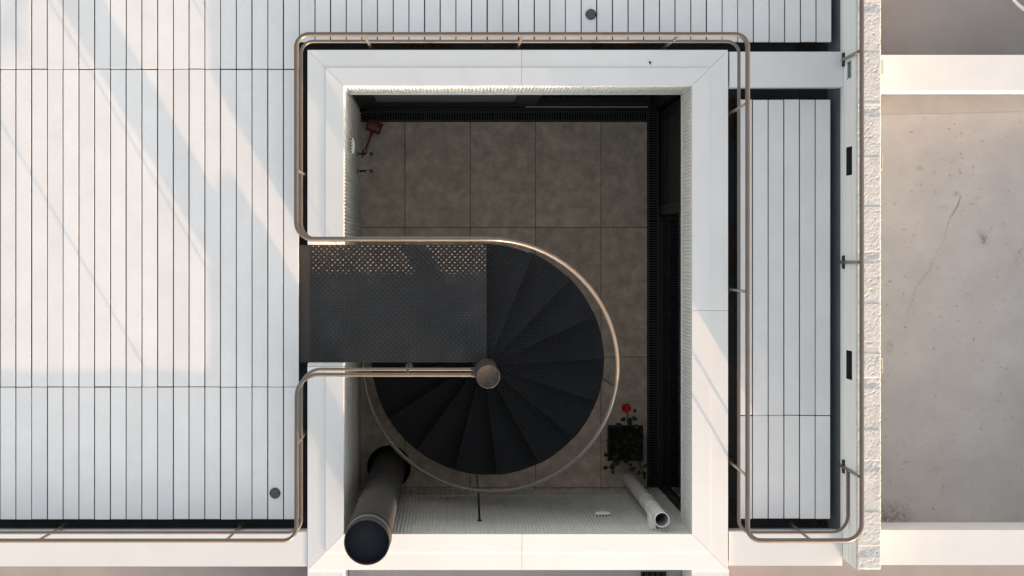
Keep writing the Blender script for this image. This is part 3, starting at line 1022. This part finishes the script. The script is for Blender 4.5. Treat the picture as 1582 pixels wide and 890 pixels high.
# ------------------------------------------------------------------ taps on the left wall
def tap(y, z, lab, cross):
    t = root('garden_tap', (XL, y, z), lab, 'tap', 'taps on the left ribbed wall')
    x0 = XL
    bm = bmesh.new(); lathe(bm, [(0, -.004), (.026, -.004), (.026, .004), (.014, .008), (0, .008)], 16)
    bmesh.ops.rotate(bm, verts=bm.verts, matrix=Matrix.Rotation(math.pi / 2, 3, 'Y'))
    done('wall_flange', bm, 'chrome', t, at=(x0 + .002, y, z), smooth=True)
    tube('spout', rounded([(x0, y, z), (x0 + .085, y, z), (x0 + .135, y, z - .01), (x0 + .135, y, z - .07)], [0, .02, .03, 0]), .011, 'chrome', t)
    bm = bmesh.new(); lathe(bm, [(0, .03), (.012, .028), (.014, 0), (.009, -.03)], 12)
    hb = done('valve', bm, 'chrome', t, at=(x0 + .055, y, z + .01), smooth=True)
    bm = bmesh.new()
    if cross:
        box(bm, -.006, .006, -.036, .036, .0, .010); box(bm, -.036, -.0061, -.006, .006, .001, .009); box(bm, .0061, .036, -.006, .006, .001, .009)
    else:
        box(bm, -.030, .034, -.009, .009, 0, .010)
    done('handle', bm, 'capdark', t, at=(x0 + .055, y, z + .041), bevel=.002)
    bm = bmesh.new(); lathe(bm, [(0, .012), (.015, .010), (.019, 0), (.017, -.03), (.010, -.034)], 14)
    done('hose_coupling', bm, 'tapgreen', t, at=(x0 + .135, y, z + .004), smooth=True)


tap(PY(238, -2.3), -2.3, 'garden tap with cross handle on the left wall, just below the vent', True)
tap(PY(264.5, -2.3), -2.3, 'garden tap with plain lever on the left wall, the lower of the two taps', False)

# ------------------------------------------------------------------ red scoop leaning in the corner
sc_c = Vector((fx(578.5), fy(197), ZF + .05))
sd_ = root('red_scoop', tuple(sc_c), 'red plastic slotted scoop with long handle lying on the tiles by the left wall', 'scoop')
ang = math.atan2(fy(197) - fy(230), fx(578.5) - fx(566))      # handle end towards head
sd_.rotation_euler.z = ang - math.pi / 2


def loc_obj(name, bm, m, parent, bevel=0):
    o = done(name, bm, m, None, bevel=bevel)
    o.parent = parent
    o.location = (0, 0, 0)
    return o


bm = bmesh.new()
wd, hd = .142, .112
y0 = -.05
# plate with a row of open slots, made of bars
box(bm, -wd / 2, wd / 2, y0 + .060, y0 + hd, 0, .004)
box(bm, -wd / 2, wd / 2, y0, y0 + .022, 0, .004)
ns = 7
sw = (wd - .024) / (2 * ns + 1)
box(bm, -wd / 2, -wd / 2 + .012, y0 + .022, y0 + .060, 0, .004)
box(bm, wd / 2 - .012, wd / 2, y0 + .022, y0 + .060, 0, .004)
for k in range(ns + 1):
    x = -wd / 2 + .012 + 2 * k * sw
    box(bm, x, x + sw, y0 + .022, y0 + .060, 0, .004)
head = loc_obj('head', bm, 'red', sd_)
bm = bmesh.new()
box(bm, -wd / 2 - .004, -wd / 2 - .0002, y0, y0 + hd, 0, .026); box(bm, wd / 2 + .0002, wd / 2 + .004, y0, y0 + hd, 0, .026)
box(bm, -wd / 2, wd / 2, y0 - .004, y0 - .0002, 0, .026)
loc_obj('rim', bm, 'red', head)
bm = bmesh.new()
for k in range(ns):
    x = -wd / 2 + .012 + (2 * k + 1) * sw
    box(bm, x + .001, x + sw - .001, y0 + .026, y0 + .056, .001, .003)
x = -.035                                              # a short line of worn pale lettering
for wv in (.008, .006, .007, .009, .005, .008):
    box(bm, x, x + wv * .35, y0 + .070, y0 + .082, .0042, .0052)
    box(bm, x + wv * .4, x + wv, y0 + .070 + random.uniform(0, .008), y0 + .074 + random.uniform(0, .008), .0042, .0052)
    x += wv + .003
loc_obj('pale_marks', bm, 'print', head)
bm = bmesh.new()
sweep(bm, [(0, y0 - .002, .004), (.0, y0 - .06, .008), (.001, y0 - .15, .012), (.001, y0 - .185, .012)], [.016, .0105, .0105, .0125], 10)
loc_obj('handle', bm, 'red', sd_)
bm = bmesh.new()
sweep(bm, [(.017 * math.cos(a), y0 - .205 + .022 * math.sin(a), .012) for a in (2 * math.pi * k / 16 for k in range(17))], .0055, 8, cap=False)
loc_obj('hanging_loop', bm, 'red', sd_)

# ------------------------------------------------------------------ planter and hibiscus
PCX, PCY = PX(966, -2.9), PY(684.5, -2.9)
pl = root('planter', (PCX, PCY, ZF), 'square black plastic planter on the floor beside the drain, below the red flower', 'planter')
bm = bmesh.new()
hw, hb, th_ = .168, .135, .012
rings = []
for (h_, z) in ((hb, ZF), (hw, ZF + .29), (hw + .006, ZF + .29), (hw + .006, ZF + .31), (hw - th_, ZF + .31), (hw - th_ - .02, ZF + .2)):
    rings.append([bm.verts.new((PCX + a * h_, PCY + b * h_, z)) for a, b in ((-1, -1), (1, -1), (1, 1), (-1, 1))])
for a, b in zip(rings, rings[1:]):
    for k in range(4):
        bm.faces.new((a[k], a[(k + 1) % 4], b[(k + 1) % 4], b[k]))
done('pot', bm, 'pot', pl)
bm = bmesh.new()
g = 8
grid = [[bm.verts.new((PCX + (i / g - .5) * .296, PCY + (j / g - .5) * .296, ZF + .262 + random.uniform(-.008, .012))) for j in range(g + 1)] for i in range(g + 1)]
for i in range(g):
    for j in range(g):
        bm.faces.new((grid[i][j], grid[i + 1][j], grid[i + 1][j + 1], grid[i][j + 1]))
done('soil', bm, 'soil', pl)

hi = root('hibiscus_plant', (PCX, PCY + .03, ZF + .26), 'hibiscus with one red bloom and dark leaves growing in the black planter', 'plant')


def leaf_mesh():
    bm = bmesh.new()
    L, W = 1.0, .36
    prof = [(0, 0), (.18, .55), (.42, 1.0), (.68, .78), (.88, .35), (1, 0)]
    mid = [bm.verts.new((t * L, 0, .10 * math.sin(t * 3.1))) for t, _ in prof]
    for s_ in (1, -1):
        ed = [bm.verts.new((t * L, s_ * W_ * W, .10 * math.sin(t * 3.1) + .10 * W_)) if W_ > 0 else mid[i] for i, (t, W_) in enumerate(prof)]
        for i in range(len(prof) - 1):
            f = [mid[i], mid[i + 1], ed[i + 1], ed[i]]
            f = [x for j, x in enumerate(f) if x not in f[:j]]
            bm.faces.new(f if s_ == -1 else f[::-1])
    me = bpy.data.meshes.new('leaf'); bm.to_mesh(me); bm.free()
    me.materials.append(M['leaf'])
    return me


LM = leaf_mesh()


def leaf(parent, p, size, yaw, pitch):
    o = link('leaf', LM, parent, p)
    o.scale = (size,) * 3
    o.rotation_euler = (random.uniform(-.3, .3), pitch, yaw)


fp = Vector((PX(967.5, -2.35), PY(630.5, -2.35), -2.35))
base = Vector((PCX + .01, PCY + .03, ZF + .25))
stems = [[base, base + Vector((.0, .02, .25)), Vector((PX(971, -2.5), PY(655, -2.5), -2.55)), fp + Vector((.008, -.02, -.02))],
         [base + Vector((.03, -.06, 0)), Vector((PX(985, -2.75), PY(700, -2.75), -2.72)), Vector((PX(990, -2.7), PY(722, -2.7), -2.72)), Vector((PX(996, -2.7), PY(731, -2.7), -2.76))],
         [base + Vector((-.05, -.06, 0)), Vector((PX(952, -2.75), PY(700, -2.75), -2.74)), Vector((PX(946, -2.75), PY(722, -2.75), -2.78)), Vector((PX(936, -2.75), PY(723.5, -2.75), -2.80))],
         [base + Vector((.0, .05, 0)), Vector((PX(962, -2.7), PY(672, -2.7), -2.66))],
         [base + Vector((.02, -.04, 0)), Vector((PX(970, -2.7), PY(690, -2.7), -2.6))]]
for s_ in stems:
    tube('stem', s_, .005, 'stem', hi, 6)
for (u, v, z, sz, yaw) in ((975, 645, -2.42, .075, -20), (967, 646, -2.44, .07, 200), (979, 638, -2.42, .055, 60), (972, 650, -2.46, .07, -70),
                           (962, 660, -2.62, .09, 150), (972, 657, -2.6, .09, 80), (978, 661, -2.64, .08, 20), (955, 662, -2.68, .075, 170), (986, 664, -2.68, .07, 10),
                           (950, 712, -2.74, .08, -100), (945, 716, -2.76, .085, -80), (958, 714, -2.74, .09, 190), (940, 722, -2.8, .07, 185), (947, 726, -2.8, .05, -90),
                           (962, 710, -2.7, .08, -20), (938, 706, -2.72, .06, 120),
                           (983, 722, -2.7, .09, 200), (988, 716, -2.7, .08, 70), (993, 722, -2.72, .075, 20), (993, 728, -2.74, .07, -60), (999, 728, -2.76, .05, -20),
                           (988, 726, -2.72, .06, -100), (996, 734, -2.76, .05, -100), (977, 718, -2.7, .05, 180),
                           (960, 672, -2.72, .09, 110), (968, 674, -2.7, .09, 30), (964, 680, -2.68, .08, -60), (974, 682, -2.7, .07, -10),
                           (960, 690, -2.8, .08, 160), (980, 692, -2.8, .08, -40),
                           (976, 700, -2.64, .09, -60), (955, 700, -2.66, .09, -140), (984, 680, -2.66, .09, 20), (946, 682, -2.7, .07, 170)):
    leaf(hi, (PX(u, z), PY(v, z), z), sz * 0.86, R(yaw), random.uniform(-.35, .25))

fo = bpy.data.objects.new('flower', None); C.objects.link(fo); fo.parent = hi
fo.location = fp - origin_of(hi)
bm = bmesh.new()
pr = [(0, .0), (.25, .35), (.55, .85), (.8, 1.0), (.95, .75), (1.02, .3)]
mid = [bm.verts.new((t * .052, 0, .020 * math.sin(t * 2.2))) for t, _ in pr]
for s_ in (1, -1):
    ed = [mid[0]] + [bm.verts.new((t * .050, s_ * W_ * .026, .020 * math.sin(t * 2.2) + .006 * W_ * (1 if i % 2 else -.4))) for i, (t, W_) in enumerate(pr) if i > 0]
    for i in range(len(pr) - 1):
        f = [mid[i], mid[i + 1], ed[i + 1], ed[i]]
        f = [x for j, x in enumerate(f) if x not in f[:j]]
        bm.faces.new(f if s_ == -1 else f[::-1])
pmesh = bpy.data.meshes.new('petal'); bm.to_mesh(pmesh); bm.free(); pmesh.materials.append(M['petal'])
for k in range(5):
    o = bpy.data.objects.new('petal', pmesh); C.objects.link(o); o.parent = fo
    o.rotation_euler = (.25, random.uniform(-.35, .0), R(72 * k + 12)); o.location = (0, 0, k * .0012)
bm = bmesh.new(); sweep(bm, [(0, 0, 0), (.006, .012, .03), (.008, .02, .045)], .0028, 8)
o = done('pistil', bm, 'yellow', None); o.parent = fo; o.location = (0, 0, 0)

# ------------------------------------------------------------------ concrete wall with broken top
WZ = 0.70
WY0, WY1 = PY(864, .125), 6.0
cw = root('concrete_wall', ((WX0 + WX1) / 2, 1.5, -0.26), 'tall concrete wall with smooth grey side and rough broken pale top, right of the deck', 'wall')
# smooth body with real pockets on its left face: (y0, y1, z0, z1)
holes = [(PY(271, .36), PY(227, .36), .25, .50), (PY(586, .36), PY(541.5, .36), .25, .50), (PY(119.5, .40), PY(96, .40), .30, .46)]
ZB0, ZB1 = -.26, .655
bm = bmesh.new()


def quad(p):
    bm.faces.new([bm.verts.new(q) for q in p])


ys = sorted({WY0, WY1} | {h[0] for h in holes} | {h[1] for h in holes})
for a, b in zip(ys, ys[1:]):
    hh = [h for h in holes if abs(h[0] - a) < 1e-6 and abs(h[1] - b) < 1e-6]
    zs = [(ZB0, ZB1)] if not hh else [(ZB0, hh[0][2]), (hh[0][3], ZB1)]
    for z0, z1 in zs:
        quad(((WX0, a, z0), (WX0, b, z0), (WX0, b, z1), (WX0, a, z1)))
quad(((WX1, WY0, ZB0), (WX1, WY1, ZB0), (WX1, WY1, ZB1), (WX1, WY0, ZB1)))
quad(((WX0, WY0, ZB0), (WX1, WY0, ZB0), (WX1, WY0, ZB1), (WX0, WY0, ZB1)))
quad(((WX0, WY0, ZB1), (WX1, WY0, ZB1), (WX1, WY1, ZB1), (WX0, WY1, ZB1)))
bmesh.ops.remove_doubles(bm, verts=bm.verts, dist=1e-5)
body = done('wall_body', bm, 'concrete', cw)
for i, h in enumerate(holes):
    bm = bmesh.new()
    D = .10
    a, b, z0, z1 = h
    quad(((WX0, a, z0), (WX0 + D, a, z0), (WX0 + D, b, z0), (WX0, b, z0)))
    quad(((WX0, a, z1), (WX0 + D, a, z1), (WX0 + D, b, z1), (WX0, b, z1)))
    quad(((WX0, a, z0), (WX0 + D, a, z0), (WX0 + D, a, z1), (WX0, a, z1)))
    quad(((WX0, b, z0), (WX0 + D, b, z0), (WX0 + D, b, z1), (WX0, b, z1)))
    quad(((WX0 + D, a, z0), (WX0 + D, b, z0), (WX0 + D, b, z1), (WX0 + D, a, z1)))
    done('wall_opening', bm, 'liner' if i < 2 else 'liner_pale', cw)
a, b, z0, z1 = holes[2]
bm = bmesh.new()
box(bm, WX0 - .006, WX0 + .03, b, b + .008, z0 - .01, z1 + .008); box(bm, WX0 - .006, WX0 + .03, a - .008, a, z0 - .01, z1 + .008)
box(bm, WX0 - .006, WX0 + .03, a, b, z1, z1 + .008)
done('opening_frame', bm, 'liner_pale', cw)
# shallow form-board lines on the side near the lower end
bm = bmesh.new()
for z in (.02, .16, .33, .50):
    box(bm, WX0 - .003, WX0 - .0004, WY0 + .003, WY0 + .62, z, z + .035)
done('form_board_ridge', bm, 'concrete', cw)

# broken top, block by block
bl = [WY0 - .004] + [PY(v, WZ) for v in (846, 714, 586, 391, 165, 4)] + [3.2, 4.4, 6.0]


def fbm(x, y, o=4):
    from mathutils import noise
    s_, a_ = 0, 1
    for k in range(o):
        s_ += a_ * noise.noise(Vector((x * 2 ** k, y * 2 ** k, k * 7.3)))
        a_ *= .58
    return s_


for y0, y1 in zip(bl, bl[1:]):
    bm = bmesh.new()
    ny = max(4, int((y1 - y0) / (.0085 if y1 < 2.6 else .03)))
    nx = 20
    G = []
    for j in range(ny + 1):
        y = y0 + .001 + (y1 - y0 - .002) * j / ny
        row = []
        for i in range(nx + 1):
            t = i / nx
            x = WX0 + (WX1 - WX0) * t
            e = fbm(x * 46, y * 46, 4) * .0011 + abs(fbm(x * 11 + 5, y * 11, 2)) * .0010 - (x - WX0) * .03 - ((y1 - y) % .4) * .006
            pit = max(0, fbm(x * 40 + 3, y * 40, 2) - .42) * .012
            z = WZ + e - pit
            dn = y1 - y
            if dn < .08:                                   # each block's far end is smoother and dished
                k = 1 - dn / .08
                z = z - (.005 + .003 * fbm(x * 18, y * 18, 3)) * math.sin(min(1, k * 1.3) * math.pi * .5)
            if y - y0 < .010: z -= .002
            if i in (0, nx):
                z -= .006 + abs(fbm(y * 30, 3 + t, 3)) * .02
                x += fbm(y * 24, 9 * t, 3) * (.010 if i == 0 else .002) + (.004 if i == 0 else -.001)
            row.append(bm.verts.new((x, y, z)))
        G.append(row)
    for j in range(ny):
        for i in range(nx):
            bm.faces.new((G[j][i], G[j][i + 1], G[j + 1][i + 1], G[j + 1][i]))
    bott = [[bm.verts.new((p.co.x if i else WX0 + .001, p.co.y, ZB1 + .001)) for i, p in ((0, r_[0]), (nx, r_[nx]))] for r_ in G]
    for j in range(ny):
        bm.faces.new((G[j][0], G[j + 1][0], bott[j + 1][0], bott[j][0]))
        bm.faces.new((G[j][nx], bott[j][1], bott[j + 1][1], G[j + 1][nx]))
    for j in (0, ny):
        f = [p for p in G[j]] + [bott[j][1], bott[j][0]]
        bm.faces.new(f)
    done('top_block', bm, 'rough', cw)

# thin metal sleeves sticking out of the wall's right face
for v0, v1, dx, solid in ((240, 262, .034, 0), (553, 576, .034, 0), (93, 115, .036, 1), (18, 26, .014, 1), (472, 478, .006, 1)):
    z1 = .60
    ya, yb = PY(v1, z1), PY(v0, z1)
    bm = bmesh.new()
    if solid:
        box(bm, WX1 + .0005, WX1 + dx, ya, yb, z1 - .12, z1)
    else:
        box(bm, WX1 + .0005, WX1 + dx, ya, ya + .006, z1 - .10, z1)
        box(bm, WX1 + dx - .005, WX1 + dx, ya + .0061, yb, z1 - .10, z1)
    done('metal_sleeve', bm, 'bracket', cw)

# ------------------------------------------------------------------ small things on the roofs
def deck_cap(u, v, lab):
    x, y = PX(u, 0), PY(v, 0)
    c = root('deck_cap', (x, y, 0.001), lab, 'cap', 'round caps in the deck boards')
    bm = bmesh.new()
    lathe(bm, [(0, -.004), (.0455, -.004), (.0455, .004), (.043, .0065), (.0, .0068)], 36, (x, y, .001))
    o = done('disc', bm, 'cap', c, smooth=True)
    for k in range(4):
        bm = bmesh.new()
        a_ = [R(90 * k + d) for d in (-16, -8, 0, 8, 16)] if k % 2 == 0 else [R(90 * k + d) for d in (-6, -3, 0, 3, 6)]
        poly = [(x + .0425 * math.cos(q), y + .0425 * math.sin(q)) for q in a_] + [(x + .034 * math.cos(q), y + .034 * math.sin(q)) for q in a_[::-1]]
        prism(bm, poly, .0065, .0084)
        done('notch', bm, 'capdark', c)


deck_cap(913, 22.5, 'round dark grey cap in the boards near the top edge, above the light well')
deck_cap(425, 762, 'round dark grey cap in the boards inside the lower left railing corner')

# pale hose lying in a loop, top right
HZ = -0.10
hx, hy, hr = PX(1601, HZ), PY(-25, HZ), .262
pts = []
for k in range(0, 49):
    a_ = R(150 + k * 10)
    pts.append((hx + (hr + .02 * math.sin(k * .35)) * math.cos(a_), hy + hr * math.sin(a_), HZ + .20 + .03 * math.sin(k * .5) - abs(k - 20) * .004))
hz = tag(tube('hose', pts, .0125, 'hose', None, 10), 'pale hose lying in a loop on the grey roof at the top right corner', 'hose')

# slotted black grate on the sunken roof under the coping
zt = -.60
gx0_, gx1_, gy0_, gy1_ = PX(990, zt), PX(1029, zt), PY(915, zt), PY(883.5, zt)
bk = root('roof_grate', ((gx0_ + gx1_) / 2, (gy0_ + gy1_) / 2, zt), 'black slotted grate on the sunken roof at the very bottom edge', 'grate')
boxo('grate_tray', gx0_, gx1_, gy0_, gy1_, zt + .001, zt + .012, 'void', bk)
k = 0
x = gx0_ + .006
while x < gx1_ - .012:
    boxo('grate_bar', x, x + .006, gy0_ + .01, gy1_ - .006 - (.03 if k % 3 == 1 else 0), zt + .0125, zt + .022, 'grate', bk)
    x += .0165; k += 1


def litter(u0, u1, v0, v1, n, lab, z=GZ, sz=.014):
    bm = bmesh.new()
    for _ in range(n):
        x = PX(random.uniform(u0, u1), z); y = PY(random.uniform(v0, v1), z)
        a_ = random.uniform(0, 6.3); s_ = sz * random.uniform(.4, 1.2)
        zz = z + random.uniform(.004, .02)
        e1 = Vector((math.cos(a_), math.sin(a_), random.uniform(-.4, .4))) * s_
        e2 = Vector((-math.sin(a_), math.cos(a_), random.uniform(-.4, .4))) * s_ * .45
        c_ = Vector((x, y, zz))
        bm.faces.new([bm.verts.new(c_ + e1), bm.verts.new(c_ + e2), bm.verts.new(c_ - e1), bm.verts.new(c_ - e2)])
    tag(done('leaf_litter', bm, 'litter', None), lab, 'leaf litter', kind='stuff')


litter(618, 696, 67, 78, 260, 'dark leaf litter in the gutter above the upper coping, left of centre')
litter(915, 945, 69, 78, 70, 'small heap of leaf litter in the upper gutter, right of centre')
litter(970, 1010, 68, 78, 90, 'leaf litter in the upper gutter by the third railing post')
litter(1228, 1262, 68, 78, 90, 'leaf litter in the gutter at the upper right, before the concrete wall')
litter(1128, 1139, 150, 215, 150, 'leaf litter in the gutter left of the right-hand deck, near its top')
litter(1128, 1137, 350, 425, 150, 'leaf litter in the gutter left of the right-hand deck, at mid height')
litter(1128, 1138, 770, 812, 80, 'leaf litter at the lower left corner of the right-hand deck')
litter(1288, 1296, 628, 664, 60, 'leaf litter against the concrete wall beside the right-hand deck')
litter(1262, 1285, 804, 818, 60, 'leaf litter at the lower right corner of the right-hand deck')

# grit and small debris on the terrace
bm = bmesh.new()
for k in range(260):
    x = random.uniform(PX(1368, TZ), PX(1640, TZ)); y = random.uniform(PY(808, TZ), PY(182, TZ))
    s_ = random.choice((.003, .004, .005, .006, .008))
    m_ = Matrix.Translation((x, y, TZ + .003)) @ Matrix.Rotation(random.uniform(0, 6), 4, 'Z') @ Matrix.Diagonal((s_ * random.uniform(.7, 2.0), s_, s_ * .5, 1))
    bmesh.ops.create_icosphere(bm, subdivisions=1, radius=1, matrix=m_)
tag(done('roof_grit', bm, 'fillet', terrace), kind='stuff')
bm = bmesh.new()
cx, cy = PX(1520, TZ), PY(369, TZ)
for k in range(26):
    s_ = random.uniform(.008, .018)
    q = Vector((cx + random.gauss(0, .014) - .3 * k * .001, cy + random.gauss(0, .022), TZ + random.uniform(.004, .02)))
    m_ = Matrix.Translation(q) @ Euler((random.random(), random.random(), random.random() * 3)).to_matrix().to_4x4() @ Matrix.Diagonal((s_, s_ * .5, s_ * .35, 1))
    bmesh.ops.create_icosphere(bm, subdivisions=1, radius=.6, matrix=m_)
tag(done('dried_clump', bm, 'fillet'), 'small dried dirt clump on the grey terrace, right of the long crack', 'debris')
